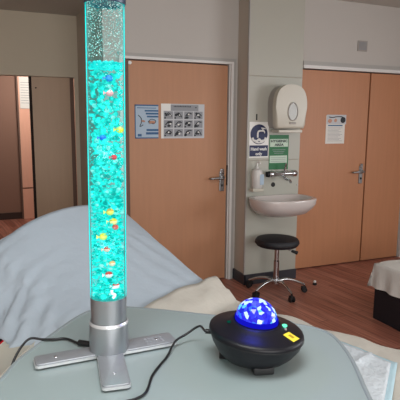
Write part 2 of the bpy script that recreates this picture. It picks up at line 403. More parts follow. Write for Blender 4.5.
# ------------------------------------------------------------------ posters and signs
def sheet(t, x0, x1, z0, z1, y, m, name='sheet'): return obj(name, box(B(), (x0, y-.002, z0), (x1, y, z1)), m, t)
YD = YW+.012
t = thing('hand_washing_poster', (1.3, YD, 1.38), 'portrait white and blue poster with two line drawings of hands on the centre door', 'poster')
s = sheet(t, 1.197, 1.412, 1.378, 1.672, YD, M['bluegrey'])
bm = B(); y = YD-.003; x0, x1, z0, z1 = 1.197, 1.412, 1.378, 1.672
box(bm, (x0, y, z0), (x0+.008, y+.001, z1)); box(bm, (x0, y, z1-.012), (x1, y+.001, z1)); box(bm, (x0, y, z0), (x1, y+.001, z0+.01))
box(bm, (x1-.125, y, z1-.06), (x1, y+.001, z1-.046)); box(bm, (x1-.115, y, z1-.085), (x1, y+.001, z1-.07)); box(bm, (x1-.105, y, z1-.11), (x1, y+.001, z1-.096))
box(bm, (x1-.11, y, z0+.065), (x1, y+.001, z0+.083)); box(bm, (x1-.115, y, z0+.035), (x1, y+.001, z0+.055)); box(bm, (x0+.025, y, z0+.018), (x0+.06, y+.001, z0+.04))
box(bm, (x0+.02, y, z1-.032), (x1-.02, y+.001, z1-.026))
obj('printed_bars', bm, M['blueprint'], s)
bm = B()
tube(bm, [(x0+.03, y, z1-.09), (x0+.055, y, z1-.115), (x0+.06, y, z1-.15), (x0+.045, y, z1-.19), (x0+.075, y, z1-.175)], .0035, 6, 4)
tube(bm, [(x0+.12, y, z1-.15), (x0+.15, y, z1-.125), (x0+.19, y, z1-.14), (x0+.17, y, z1-.165), (x0+.125, y, z1-.15)], .003, 6, 4); obj('line_drawing', bm, M['dark'], s)
bm = B(); tube(bm, [(x0+.13, y+.002, z1-.155), (x0+.155, y+.002, z1-.15), (x0+.18, y+.002, z1-.153)], .013, 8, 3); obj('hand_drawing', bm, M['skin'], s); bm = B(); tube(bm, [(x0+.06, y+.002, z1-.14), (x0+.09, y+.002, z1-.145)], .008, 8, 3); obj('hand_drawing', bm, M['skin'], s)

t = thing('illustrated_instruction_poster', (1.65, YD, 1.38), 'landscape poster with a grid of twelve small black and white pictures on the centre door', 'poster')
s = sheet(t, 1.437, 1.855, 1.378, 1.684, YD, M['palegrey'])
x0, x1, z0, z1 = 1.437, 1.855, 1.378, 1.684
obj('title_band', box(B(), (x0+.09, y, z1-.062), (x1-.06, y+.001, z1-.008)), M['grey'], s)
obj('white_corner_note', box(B(), (x0, y-.001, z1-.062), (x0+.09, y+.001, z1)), M['white'], s)
obj('white_margin', box(B(), (x0, y, z0), (x0+.022, y+.001, z1-.062)), M['white'], s)
rnd = random.Random(3)
bm = B(); bw = B(); sq = B()
for r in range(3):
    for c in range(4):
        cx = x0+.07+c*.096; cz = z1-.1-r*.078
        box(sq, (cx-.042, y, cz-.033), (cx+.042, y+.0012, cz+.033))
        for k in range(3):
            a = cx+rnd.uniform(-.03, .02); b = cz+rnd.uniform(-.022, .018); rr = rnd.uniform(.007, .014)
            ball(bm, (a, y, b), rr, 1, (1.4, .1, 1))
        tube(bm, [(cx-.03, y, cz-.01), (cx, y, cz+.02), (cx+.03, y, cz+rnd.uniform(-.02, .02))], .005, 5, 3)
        box(bm, (cx-.04, y-.001, cz-.032), (cx-.026, y, cz-.018))
        ball(bm, (cx+rnd.uniform(-.015, .02), y-.0015, cz+rnd.uniform(-.01, .01)), .008, 1, (1.3, .1, 1), 1)
obj('picture_square', sq, M['grey'], s); obj('picture_ink', bm, [M['dark'], M['white']], s)
bm = B()
for k in range(14): box(bm, (x0+.12+k*.012, y-.001, z1-.028), (x0+.128+k*.012, y, z1-.02+.003*(k % 2)))
obj('title_lettering', bm, M['dark'], s)
bm = B(); ball(bm, (x1-.085, y-.001, z1-.03), .007, 1, (1, .1, 1)); obj('title_mark', bm, M['dark'], s)

YD2 = YW+.008
t = thing('door_notice', (3.34, YD2, 1.31), 'white notice with a picture strip over small print on the right double door', 'notice')
x0, x1, z0, z1 = 3.215, 3.453, 1.312, 1.6; y = YD2-.003
s = sheet(t, x0, x1, z0, z1, YD2, M['paper'])
s2 = obj('picture_header', box(B(), (x0+.006, y-.0005, z1-.088), (x1+.012, y+.001, z1+.008)), M['palegrey'], s)
bm = B(); ball(bm, (x1-.028, y-.001, z1-.045), .034, 2, (1, .04, .95)); tube(bm, [(x0+.03, y-.001, z1-.015), (x0+.07, y-.001, z1-.02), (x0+.13, y-.001, z1-.012), (x0+.2, y-.001, z1-.012)], .005, 6, 3); obj('dark_emblem', bm, M['dark'], s)
bm = B(); ball(bm, (x0+.045, y-.001, z1-.055), .024, 1, (1.3, .04, 1)); ball(bm, (x0+.115, y-.001, z1-.05), .02, 1, (1.1, .04, 1)); obj('figure_picture', bm, M['skin'], s)
bm = B(); box(bm, (x0+.025, y, z1-.108), (x1-.03, y+.001, z1-.096)); obj('heading_line', bm, M['blueprint'], s)
bm = B()
for k in range(11):
    zz = z1-.127-k*.0135
    box(bm, (x0+.025, y, zz), (x1-.03-(k*37 % 5)*.012, y+.001, zz+.0035))
obj('printed_lines', bm, M['grey'], s)

# blue hand wash sign
YS = YP
t = thing('hand_wash_sign', (2.295, YS, 1.2), 'white and navy hand wash sign with a tap symbol in a disc above the basin', 'sign')
x0, x1, z0, z1 = 2.196, 2.397, 1.205, 1.53; y = YS-.004
s = sheet(t, x0, x1, z0, z1, YS, M['white'])
cx, cz = (x0+x1)/2, 1.418
d = obj('blue_disc', lathe(B(), [(.09, 0), (.09, .0015)], (cx, YS-.002, cz), (0, -1, 0), 40), M['navy'], s)
obj('blue_panel', box(B(), (x0+.004, y+.0005, z0+.012), (x1-.004, y+.002, 1.318)), M['navy'], s)
bm = B()
tube(bm, [(cx-.015, y, cz-.03), (cx-.015, y, cz+.01), (cx-.005, y, cz+.028), (cx+.02, y, cz+.032), (cx+.05, y, cz+.03)], .008, 8, 4)
tube(bm, [(cx+.035, y, cz+.032), (cx+.04, y, cz+.055)], .006, 8); tube(bm, [(cx+.02, y, cz+.058), (cx+.065, y, cz+.05)], .005, 8); tube(bm, [(cx+.055, y, cz+.03), (cx+.056, y, cz+.01)], .005, 8)
tube(bm, [(cx-.07, y, cz-.03), (cx-.055, y, cz-.055), (cx-.02, y, cz-.06), (cx, y, cz-.045), (cx+.02, y, cz-.06), (cx+.055, y, cz-.055), (cx+.07, y, cz-.03)], .011, 8, 5)
tube(bm, [(cx-.04, y, cz-.07), (cx, y, cz-.077), (cx+.04, y, cz-.07)], .007, 8, 4)
obj('tap_symbol', bm, M['white'], d)
lettering('Hand wash', cx, y, 1.272, .04, M['white'], s, width=.165, align='CENTER', bold=.001)
lettering('only', cx, y, 1.228, .04, M['white'], s, width=.07, align='CENTER', bold=.001)

t = thing('hygiene_sign', (2.515, YS, 1.11), 'green notice with white text panels fixed between the tap and the paper dispenser', 'sign')
x0, x1, z0, z1 = 2.408, 2.618, 1.09, 1.412
s = sheet(t, x0, x1, z0, z1, YS, M['green'])
obj('title_panel', box(B(), (x0+.008, y+.001, z1-.11), (x1-.008, y+.003, z1-.038)), M['lightgreen'], s)
obj('lower_panel', box(B(), (x0+.008, y+.001, z0+.062), (x1-.014, y+.003, z0+.13)), M['lightgreen'], s)
lettering('HYGIENIC', (x0+x1)/2, y, z1-.068, .032, M['dark'], s, width=.18, align='CENTER', bold=.0012)
lettering('AREA', (x0+x1)/2, y, z1-.102, .032, M['dark'], s, width=.1, align='CENTER', bold=.0012)
bm = B()
for k in range(3): box(bm, (x0+.035+.01*k, y+.001, z1-.14-k*.016), (x1-.035-.01*k, y+.003, z1-.136-k*.016))
for k in range(3): box(bm, (x0+.02, y, z0+.075+k*.017), (x1-.03, y+.002, z0+.079+k*.017))
obj('printed_lines', bm, M['grey'], s)

# keyhole slot + waste hole on the pier
tag(obj('access_slot', box(B(), (2.262, YP-.002, 1.545), (2.275, YP, 1.6)), M['wastehole']), 'small black slot in the pale panel above the round blue sign', 'slot')
bm = B(); lathe(bm, [(.022, 0), (.022, .003), (.016, .004), (0, .004)], (2.462, YP, .948), (0, -1, 0), 24)
tag(obj('drain_outlet', bm, M['wastehole']), 'round black outlet hole in the panel under the wall tap', 'outlet')

# ------------------------------------------------------------------ paper dispenser
t = thing('paper_dispenser', (2.6, YP, 1.45), 'large rounded white jumbo roll paper dispenser on the panel above the basin', 'dispenser')
def arch(cx, cz, w_, ztop, zbot, y, k=28, sq=2.6):
    pts = []
    for i in range(k+1):
        a = PI*i/k; c_ = math.cos(a); s_ = math.sin(a)
        pts.append(Vector((cx+w_*math.copysign(abs(c_)**(2/sq), c_), y, cz+(ztop-cz)*abs(s_)**(2/sq))))
    pts.append(Vector((cx-w_*.96, y, zbot+.035))); pts.append(Vector((cx-w_*.86, y, zbot))); pts.append(Vector((cx+w_*.86, y, zbot))); pts.append(Vector((cx+w_*.96, y, zbot+.035)))
    return pts
dcx = 2.535; dd = .155
bm = B(); prism(bm, arch(dcx, 1.66, .155, 1.855, 1.475, YP), (0, -.1, 0)); obj('back_case', bm, M['absgrey'], t, smooth=True)
bm = B(); prism(bm, arch(dcx, 1.66, .163, 1.862, 1.472, YP-.1), (0, -.06, 0)); 
es = [e for e in bm.edges if all(abs(v.co.y-(YP-.16)) < 1e-4 for v in e.verts)]
bmesh.ops.bevel(bm, geom=es, offset=.022, segments=4, profile=.5, affect='EDGES'); cov = obj('cover', bm, M['abs'], t, smooth=True)
bm = B(); pts = []
for i in range(32):
    a = 2*PI*i/32; pts.append((dcx+.012+.05*math.cos(a), YP-.164, 1.615+.088*math.sin(a)*(1 if math.sin(a) > 0 else .8)))
prism(bm, pts, (0, .006, 0)); obj('viewing_window', bm, mat('smoked_window', '8d8a80', .15), cov)
bm = B(); P = [Vector(p)+Vector((0, -.001, 0)) for p in pts]; tube(bm, P+[P[0]], .0045, 6); obj('window_rim', bm, M['absgrey'], cov)
bm = B(); box(bm, (dcx-.12, YP-.15, 1.435), (dcx+.13, YP-.02, 1.462), bev=.006); obj('paper_slot', bm, M['abs'], t)
bm = B(); box(bm, (dcx-.02, YP-.175, 1.512), (dcx+.045, YP-.155, 1.53), bev=.006); obj('latch', bm, M['absgrey'], cov)

# ------------------------------------------------------------------ soap bottle, tap, basin
t = thing('soap_dispenser', (2.265, YP, .92), 'pale clear soap bottle with a pump in a wall bracket left of the tap', 'soap dispenser')
bm = B(); lathe(bm, [(.0, .0), (.04, .0), (.05, .012), (.05, .15), (.042, .17), (.016, .182), (.016, .2), (0, .2)], (2.258, YP-.052, .93), n=28); bt = obj('bottle', bm, M['clearplastic'], t, smooth=True)
bm = B(); box(bm, (2.262, YP-.107, .965), (2.31, YP-.101, 1.06)); 
for v in bm.verts: v.co.y += max(0, (v.co.x-2.258))*.35
obj('label', bm, M['bluegrey'], bt)
bm = B(); tube(bm, [(2.258, YP-.052, 1.13), (2.258, YP-.052, 1.165), (2.258, YP-.06, 1.17), (2.262, YP-.1, 1.162)], .007, 8, 3); obj('pump', bm, M['white'], t, smooth=True)
bm = B(); box(bm, (2.2, YP-.09, .9), (2.315, YP, .932), bev=.008); box(bm, (2.215, YP-.012, .93), (2.305, YP, 1.1), bev=.004); obj('bracket', bm, M['abs'], t)

t = thing('wall_tap', (2.52, YP, 1.03), 'chrome wall mounted thermostatic mixer tap over the basin', 'tap')
bm = B(); ty = YP-.065
lathe(bm, [(.0, 0), (.028, 0), (.03, .008), (.03, .045), (.022, .055), (.021, .24), (.03, .25), (.03, .29), (.022, .3), (0, .3)], (2.375, ty, 1.055), (1, 0, 0), 24); bd = obj('mixer_body', bm, M['metal'], t, smooth=True)
for xx in (2.44, 2.6):
    bm = B(); lathe(bm, [(.028, 0), (.028, .008), (.014, .014), (.014, .065)], (xx, YP, 1.055), (0, -1, 0), 20); obj('wall_union', bm, M['metal'], t, smooth=True)
bm = B(); tube(bm, [(2.53, ty, 1.06), (2.53, ty-.01, 1.03), (2.53, ty-.05, 1.01), (2.53, ty-.11, 1.005), (2.53, ty-.13, .985)], [.014, .011], 12, 5); obj('spout', bm, M['metal'], t, smooth=True)
bm = B(); tube(bm, [(2.545, ty, 1.07), (2.545, ty-.005, 1.11), (2.546, ty-.02, 1.15)], [.013, .009], 10, 3); obj('lever', bm, M['metal'], t, smooth=True)
bm = B(); lathe(bm, [(.025, 0), (.027, .02), (.02, .03)], (2.352, ty, 1.055), (1, 0, 0), 20); obj('end_knob', bm, M['rubber'], t, smooth=True)

t = thing('wash_basin', (2.55, YP-.2, .66), 'white ceramic wall hung wash basin with a pointed rim on the pale panel', 'basin')
# plan outline (x offset, y depth) of rim, rear edge on the panel
bx0, bx1 = 2.15, 2.765; cxb = (bx0+bx1)/2
def plan(k, n=48):
    a = 2*PI*k/n; ex = 3.6
    X = math.copysign(abs(math.cos(a))**(2/ex), math.cos(a)); Y = math.copysign(abs(math.sin(a))**(2/ex), math.sin(a))
    return X, Y
rings = [(1.0, .998, 0, .838), (1.0, 1.0, 0, .848), (.985, .985, 0, .852), (.88, .86, 0, .852), (.85, .82, 0, .845), (.8, .76, .0, .80), (.6, .55, 0, .73), (.2, .2, 0, .715), (.0, .0, 0, .714)]
outer = [(1.0, .998, 0, .838), (.985, .985, .0, .80), (.92, .93, .015, .76), (.78, .80, .03, .712), (.5, .5, .05, .682), (.2, .2, .05, .676), (0, 0, .05, .676)]
bm = B(); n = 48
HX = (bx1-bx0)/2; HY = .195
def bring(sx, sy, dy, z):
    if sx == 0: return [bm.verts.new((cxb, YP-.215+dy, z))]
    out = []
    for k in range(n):
        X, Y = plan(k)
        yy = YP-.002-HY + HY*Y*sy + (dy if Y < .95 else 0)
        if Y < 0: yy -= .03*(1-abs(X))*sy
        out.append(bm.verts.new((cxb+HX*X*sx*(1-.1*max(0, -Y)), min(yy+.0, YP-.001), z)))
    return out
def skin(rs):
    for a, b in zip(rs, rs[1:]):
        for i in range(n):
            j = (i+1) % n
            if len(b) == 1: bm.faces.new((a[i], a[j], b[0]))
            else: bm.faces.new((a[i], a[j], b[j], b[i]))
skin([bring(*r) for r in rings]); skin([bring(*r) for r in outer]); bmesh.ops.remove_doubles(bm, verts=bm.verts, dist=.0005)
bmesh.ops.recalc_face_normals(bm, faces=bm.faces)
obj('bowl', bm, M['ceramic'], t, smooth=True, sharp=60)
bm = B(); lathe(bm, [(.024, 0), (.024, .004), (.012, .005), (0, .005)], (cxb, YP-.21, .7145), n=24); obj('waste_fitting', bm, M['metal'], t)

# ------------------------------------------------------------------ stool
SX, SY = 2.342, 3.735
t = thing('wheeled_stool', (SX, SY, 0), 'round black padded stool on a chrome five star base under the basin', 'stool')
bm = B(); lathe(bm, [(0, .435), (.13, .435), (.18, .444), (.196, .465), (.196, .487), (.182, .505), (.12, .514), (0, .516)], (SX, SY, 0), n=48); st = obj('seat', bm, M['vinyl'], t, smooth=True)
bm = B(); lathe(bm, [(.197, .468), (.199, .472), (.197, .476)], (SX, SY, 0), n=48, cap=False); obj('piping', bm, M['rubber'], st)
bm = B(); lathe(bm, [(0, .13), (.026, .13), (.026, .30), (.021, .305), (.021, .41), (.05, .43), (.05, .445), (0, .445)], (SX, SY, 0), n=28); obj('gas_column', bm, M['metal'], t, smooth=True)
bm = B(); lathe(bm, [(.0, .085), (.035, .085), (.04, .1), (.034, .13), (0, .135)], (SX, SY, 0), n=24); obj('hub', bm, M['metal'], t, smooth=True)
bm = B(); tube(bm, [(SX+.03, SY-.01, .425), (SX+.1, SY-.045, .40), (SX+.14, SY-.06, .385)], .006, 8); lv = obj('height_lever', bm, M['metal'], t)
bm = B(); tube(bm, [(SX+.12, SY-.053, .392), (SX+.15, SY-.065, .38), (SX+.17, SY-.075, .372)], [.012, .017], 12, 3); obj('lever_grip', bm, M['rubber'], lv, smooth=True)
for k in range(5):
    a = math.radians(-92+72*k + 2); dx, dy = math.cos(a), math.sin(a); R_ = .265
    bm = B(); tube(bm, [(SX+dx*.02, SY+dy*.02, .112), (SX+dx*.09, SY+dy*.09, .125), (SX+dx*.18, SY+dy*.18, .108), (SX+dx*R_, SY+dy*R_, .072)], [.017, .011], 12, 5); lg = obj('leg', bm, M['metal'], t, smooth=True)
    cs = B(); px, py = -dy, dx
    for s_ in (-1, 1): lathe(cs, [(.0, 0), (.022, .001), (.025, .004), (.025, .014), (.022, .017), (0, .018)], (SX+dx*R_+px*(.006 if s_ > 0 else -.006), SY+dy*R_+py*(.006 if s_ > 0 else -.006), .0252), (px*s_, py*s_, 0), 20)
    lathe(cs, [(.007, .03), (.007, .07)], (SX+dx*R_, SY+dy*R_, 0), n=10)
    obox(cs, (SX+dx*(R_-.004), SY+dy*(R_-.004), .046), (dx, dy), (.022, .018, .010), bev=.006)
    obj('castor', cs, M['rubber'], t, smooth=True)
t = thing('door_stop', (2.81, 3.79, 0), 'small chrome and black door stop on the floor beside the stool', 'door stop')
bm = B(); lathe(bm, [(0, 0), (.02, 0), (.02, .012), (.012, .02), (0, .02)], (2.81, 3.79, 0), n=20); obj('base', bm, M['rubber'], t)
bm = B(); ball(bm, (2.81, 3.79, .03), .014, 2); obj('knob', bm, M['white'], t, smooth=True)

# ------------------------------------------------------------------ black bench with white cover
bx, by = 2.745, 2.935
t = thing('padded_bench', (3.05, 2.6, 0), 'low black box seat under a white cloth cover at the right edge of the photo', 'bench')
U1 = Vector((1, 0.0, 0))
obj('base', box(B(), (bx, 2.1, .0), (bx+.7, by, .38), bev=.008), M['vinyl'], t)
bm = B(); rows = []
nz = 40
def cov_pt(s, tt):
    # s along y (length), tt across profile: 0 hem left, 1 top left edge, 2.. right
    return None
X0, X1, Y0, Y1 = bx-.012, bx+.71, 2.09, by+.012
N = 44
for i in range(N+1):
    row = []
    for j in range(N+1):
        u = -0.16 + (X1-X0+.32)*i/N; v = -.16+(Y1-Y0+.32)*j/N
        W, Lh = X1-X0, Y1-Y0
        ux = min(max(u, 0), W); vy = min(max(v, 0), Lh)
        du = max(0, -u, u-W); dv = max(0, -v, v-Lh)
        drop = max(du, dv)
        z = .452 - min(drop, .16)*1.18 + .012*noise.noise(Vector((u*5, v*5, 0)))*(1 if drop == 0 else 1.3)
        if drop > 0: 
            f = .012*math.sin((v if du >= dv else u)*42)*drop/.16 + .015*drop/.16
        else: f = 0
        r = .02
        x = X0+ux+(-f if u < 0 else (f if u > W else 0)); y_ = Y0+vy+(-f if v < 0 else (f if v > Lh else 0))
        row.append((x, y_, z))
    rows.append(row)
grid(bm, rows); o = obj('cover', bm, M['fabwhite'], t, smooth=True, sharp=80)

# ------------------------------------------------------------------ bed, sheets, pad
ZB = .60
A = Vector((1.115, 2.19, 0)); u = Vector((.47, -.883, 0)).normalized(); nn = Vector((-u.y*-1*-1, 0, 0))
nn = Vector((u.y, -u.x, 0))   # towards the camera's left
W = .72
T = Vector((.745, 2.87, 0))
LB = (T-A).length; HB = .955-ZB
t = thing('treatment_couch', tuple(A+nn*.35+u*.3), 'adjustable treatment couch with raised backrest under the white sheets', 'couch')
def slab(bm, P0, P1, z0, z1, th, inset=.03):
    a = P0+nn*inset; b = P1+nn*inset; c = P1+nn*(W-inset*3); d = P0+nn*(W-inset*3)
    V = [bm.verts.new((p.x, p.y, z)) for p, z in ((a, z0), (b, z1), (c, z1), (d, z0))]
    V2 = [bm.verts.new((p.x, p.y, z-th)) for p, z in ((a, z0), (b, z1), (c, z1), (d, z0))]
    bm.faces.new(V); bm.faces.new(V2[::-1])
    for i in range(4): bm.faces.new((V[i], V[(i+1) % 4], V2[(i+1) % 4], V2[i]))
FT = A+u*1.25
obj('mattress', slab(B(), A, FT, ZB-.03, ZB-.03, .09), M['vinyl'], t) if False else None
bm = B(); slab(bm, A, FT, ZB-.03, ZB-.03, .09); obj('seat_pad', bm, M['vinyl'], t)
bm = B(); slab(bm, A, T+(T-A)*-.06, ZB-.03, .955-.05, .09); obj('backrest_pad', bm, M['vinyl'], t)
bm = B(); obox(bm, A+nn*.35+u*.25+Vector((0, 0, .46)), u, (.85, .28, .02)); obj('frame', bm, M['framegrey'], t)
for a_ in (-.45, .95):
    for b_ in (.1, .62):
        c = A+u*a_+nn*b_; bm = B(); tube(bm, [(c.x, c.y, .0), (c.x, c.y, .45)], .02, 12); obj('leg', bm, M['framegrey'], t)

# white sheet over the raised backrest
def sheet_back():
    bm = B(); rows = []
    NA, NB = 110, 110
    across0, across1 = -.30, W+.275
    for i in range(NA+1):
        s = i/NA                       # 0 = below hinge, goes up the backrest, over the top and down behind
        row = []
        for j in range(NB+1):
            q = across0+(across1-across0)*j/NB
            w_ = min(max(q, 0), W); far = max(0, -q); near = max(0, q-W)
            k = w_/W
            bulge = .105*math.sin(PI*min(1, k*.93+.03))**.75
            if s < .72:
                tt = .13+.87*s/.72; base = A-(A-T)*tt; z = ZB+.012+(HB)*tt**1.0 + bulge*tt**1.6
                P = base.copy()
            else:
                tt = (s-.72)/.28
                P = T+(T-A).normalized()*(.05*math.sin(min(tt*3, 1)*PI/2)); z = ZB+.012+HB+bulge-.50*tt**1.25
                P = P+(T-A).normalized()*.06*tt
                if tt < .12: z = ZB+.012+HB+bulge
            P = P+nn*w_
            hz = z-.0
            # side drops
            if far > 0:
                P = P-nn*(.02*min(far/.05, 1)); z -= far*1.0
            if near > 0:
                fl = min(near/.06, 1)
                fold = .020*math.sin(s*23+near*3.0)+.012*math.sin(s*47+1.3+near*5)
                P = P+nn*(.05*fl+near*.85)+nn*fold*min(near/.25, 1)
                z -= near*.62*(1-.15*math.exp(-near*8))
            nzv = noise.noise(Vector((P.x*3.2, P.y*3.2, z*3.2)))
            z += .006*nzv
            P = P + nn*(.010*noise.noise(Vector((P.x*9, P.y*9, z*6)))*(1 if near > 0 else .2))
            # fine tension creases near the far lower corner
            if near == 0 and s < .5: z += .003*math.sin((s*9-k*14)*2.6+2*noise.noise(Vector((k*4, s*4, 3))))*math.exp(-((k-.22)/.3)**2)
            z += .011*noise.noise(Vector((P.x*7, P.y*7-z*9, 5)))*min(1, max(0, k-.45)*2)*(1-.5*s)
            if near > 0 or k > .75:
                am = min(1, near/.08) if near > 0 else (k-.75)*.8
                P = P + nn*(.030*abs(noise.noise(Vector((s*13, near*7+2, 1))))+.014*abs(noise.noise(Vector((s*31, near*17, 4)))))*am
                z += .02*noise.noise(Vector((s*19+near*9, near*12, 7)))*am
            z = max(z, .03)
            row.append((P.x, P.y, z))
        rows.append(row)
    grid(bm, rows); return bm
o = obj('white_sheet', sheet_back(), M['sheet'], smooth=True, sharp=70)
sol = o.modifiers.new('thickness', 'SOLIDIFY'); sol.thickness = .003; sol.offset = -1
tag(o, 'large white sheet draped over the raised backrest of the couch behind the bubble tube', 'sheet')

def sheet_seat():
    bm = B(); rows = []
    NA, NB = 70, 44
    for i in range(NA+1):
        row = []
        for j in range(NB+1):
            s = -.15+.05*noise.noise(Vector((j*.09, 3, 1)))*(1-i/NA)+1.45*i/NA
            q = -.14+(W+.28)*j/NB; w_ = min(max(q, 0), W); d = max(0, -q, q-W)
            z = ZB+.012-d*1.0
            if s < 0:
                tt = -s/LB; kk = w_/W; z += HB*tt+.105*math.sin(PI*min(1, kk*.93+.03))**.75*tt**1.6+.026*min(1, -s/.05)
            if -.16 < s < 0: z += .022*(1-abs(s+.08)/.08)*abs(noise.noise(Vector((q*6, s*14, 2))))*1.6+.03*math.exp(-((s+.12)/.035)**2-((q-.02)/.05)**2)
            P = A+u*s+nn*w_
            if q < 0: P -= nn*((.05 if s < .06 else .025)+.012*math.sin(s*22))
            if q > W: P += nn*.025
            z += .012*noise.noise(Vector((s*5, q*5, 4)))+.006*noise.noise(Vector((s*14, q*12, 8)))
            row.append((P.x, P.y, z))
        rows.append(row)
    grid(bm, rows); return bm
o = obj('cream_sheet', sheet_seat(), M['cream'], smooth=True, sharp=70)
sol = o.modifiers.new('thickness', 'SOLIDIFY'); sol.thickness = .003; sol.offset = -1
tag(o, 'crumpled cream sheet covering the flat seat of the couch behind the black projector', 'sheet')

# absorbent pad
Pc = Vector((1.395, 1.345, 0))                  # far right corner
t = thing('absorbent_pad', (Pc.x-.3, Pc.y, ZB+.02), 'white quilted absorbent pad with a pale blue border lying on the couch at lower right', 'pad')
PE = Vector((.30, -.954, 0)); PF = Vector((-.74, -.67, 0)).normalized()
def padgrid(e0, e1, f0, f1, z, q):
    bm = B(); rows = []
    for i in range(41):
        row = []
        for j in range(33):
            s = e0+(e1-e0)*i/40; v = f0+(f1-f0)*j/32; P = Pc-PE*s+PF*v
            zz = z+.010*noise.noise(Vector((s*6, v*6, 1)))+.004*noise.noise(Vector((s*19, v*19, 1)))
            if q: zz += .002*abs(math.sin((s+v)*42))*abs(math.sin((s-v)*42))+.010*math.exp(-((s-.1-.4*v)/.012)**2)
            row.append((P.x, P.y, zz))
        rows.append(row)
    grid(bm, rows); return bm
o = obj('border_film', padgrid(0, .6, 0, .56, ZB+.032, 0), M['padblue'], t, smooth=True)
m_ = o.modifiers.new('thickness', 'SOLIDIFY'); m_.thickness = .002
o = obj('quilted_core', padgrid(.024, .575, .024, .54, ZB+.037, 1), M['quilt'], t, smooth=True)
m_ = o.modifiers.new('thickness', 'SOLIDIFY'); m_.thickness = .004

# cream armrest + black handset at lower left
a0 = Vector((.14, 2.15, 0)); ad = Vector((-.5, -.87, 0)).normalized(); c = a0+ad*.28
t = thing('couch_armrest', (c.x, c.y, 0), 'cream moulded armrest beside the couch at the lower left edge of the photo', 'armrest')
bm = B(); obox(bm, (c.x, c.y, .60), ad, (.3, .062, .035), bev=.012); obj('rest', bm, M['abs'], t, smooth=True)
bm = B(); tube(bm, [(c.x, c.y, .0), (c.x, c.y, .57)], .025, 16); obj('post', bm, M['framegrey'], t)
bm = B(); obox(bm, (c.x, c.y, .012), ad, (.2, .15, .012), bev=.004); obj('foot_plate', bm, M['framegrey'], t)
hc = Vector((.015, 2.275, 0))
t = thing('control_unit', (hc.x, hc.y, 0), 'dark control box with a small red light beside the cream armrest', 'control box')
bm = B(); obox(bm, (hc.x, hc.y, .28), ad, (.10, .07, .28), bev=.012); obj('case', bm, M['black'], t)
bm = B(); obox(bm, (hc.x+.01, hc.y-.03, .562), ad, (.016, .016, .004), bev=.002); obj('red_light', bm, emis('red_led', 'c02030', .7), t)

# ------------------------------------------------------------------ table
ZT = .90
outl = [(-.06, 1.17), (-.001, 1.265), (.039, 1.346), (.112, 1.442), (.198, 1.549), (.255, 1.608), (.30, 1.638), (.35, 1.645), (.42, 1.618), (.486, 1.575), (.561, 1.52), (.651, 1.45), (.789, 1.348), (.875, 1.277), (.918, 1.23), (.936, 1.185), (.934, 1.135), (.905, 1.045), (.861, .952), (.818, .874), (.76, .76), (.70, .66), (.62, .60), (.52, .62), (.3, .77), (.1, .91), (-.04, 1.0), (-.085, 1.08)]
P = smoothpath([(x, y, 0) for x, y in outl]+[(outl[0][0], outl[0][1], 0)], 4)[:-1]
t = thing('overbed_table', (.42, 1.1, 0), 'pale grey green table with rounded corners that carries the bubble tube and projector', 'table')
cen = sum((p for p in P), Vector())/len(P)
bm = B()
def tring(inset, z):
    out = []
    for i, p in enumerate(P):
        d = (P[(i+1) % len(P)]-P[i-1]).normalized(); nrm = Vector((d.y, -d.x, 0))
        if nrm.dot(cen-p) < 0: nrm = -nrm
        q = p+nrm*inset; out.append(bm.verts.new((q.x, q.y, z)))
    return out
rs = [tring(.02, ZT-.028), tring(.004, ZT-.026), tring(0, ZT-.018), tring(0, ZT-.004), tring(.003, ZT), tring(.010, ZT), tring(.013, ZT-.002)]
for k_, (a, b) in enumerate(zip(rs, rs[1:])):
    for i in range(len(a)): bm.faces.new((a[i], a[(i+1) % len(a)], b[(i+1) % len(a)], b[i])).material_index = 1
bm.faces.new(rs[-1]); bm.faces.new(rs[0]).material_index = 1
obj('table_top', bm, [M['table'], M['tableedge']], t)
bm = B(); tube(bm, [(.28, .98, .05), (.28, .98, .87)], .03, 20); obj('column', bm, M['framegrey'], t)
bm = B(); obox(bm, (.33, 1.0, .035), (.45, .2), (.3, .03, .02), bev=.005); obox(bm, (.06, .9, .035), (-.4, .9), (.3, .03, .02), bev=.005); obox(bm, (.6, 1.1, .035), (-.4, .9), (.25, .03, .02), bev=.005); obj('base_frame', bm, M['framegrey'], t)
bm = B(); obox(bm, (.35, 1.05, .862), (.6, .5), (.22, .05, .008)); obj('support_plate', bm, M['framegrey'], t)

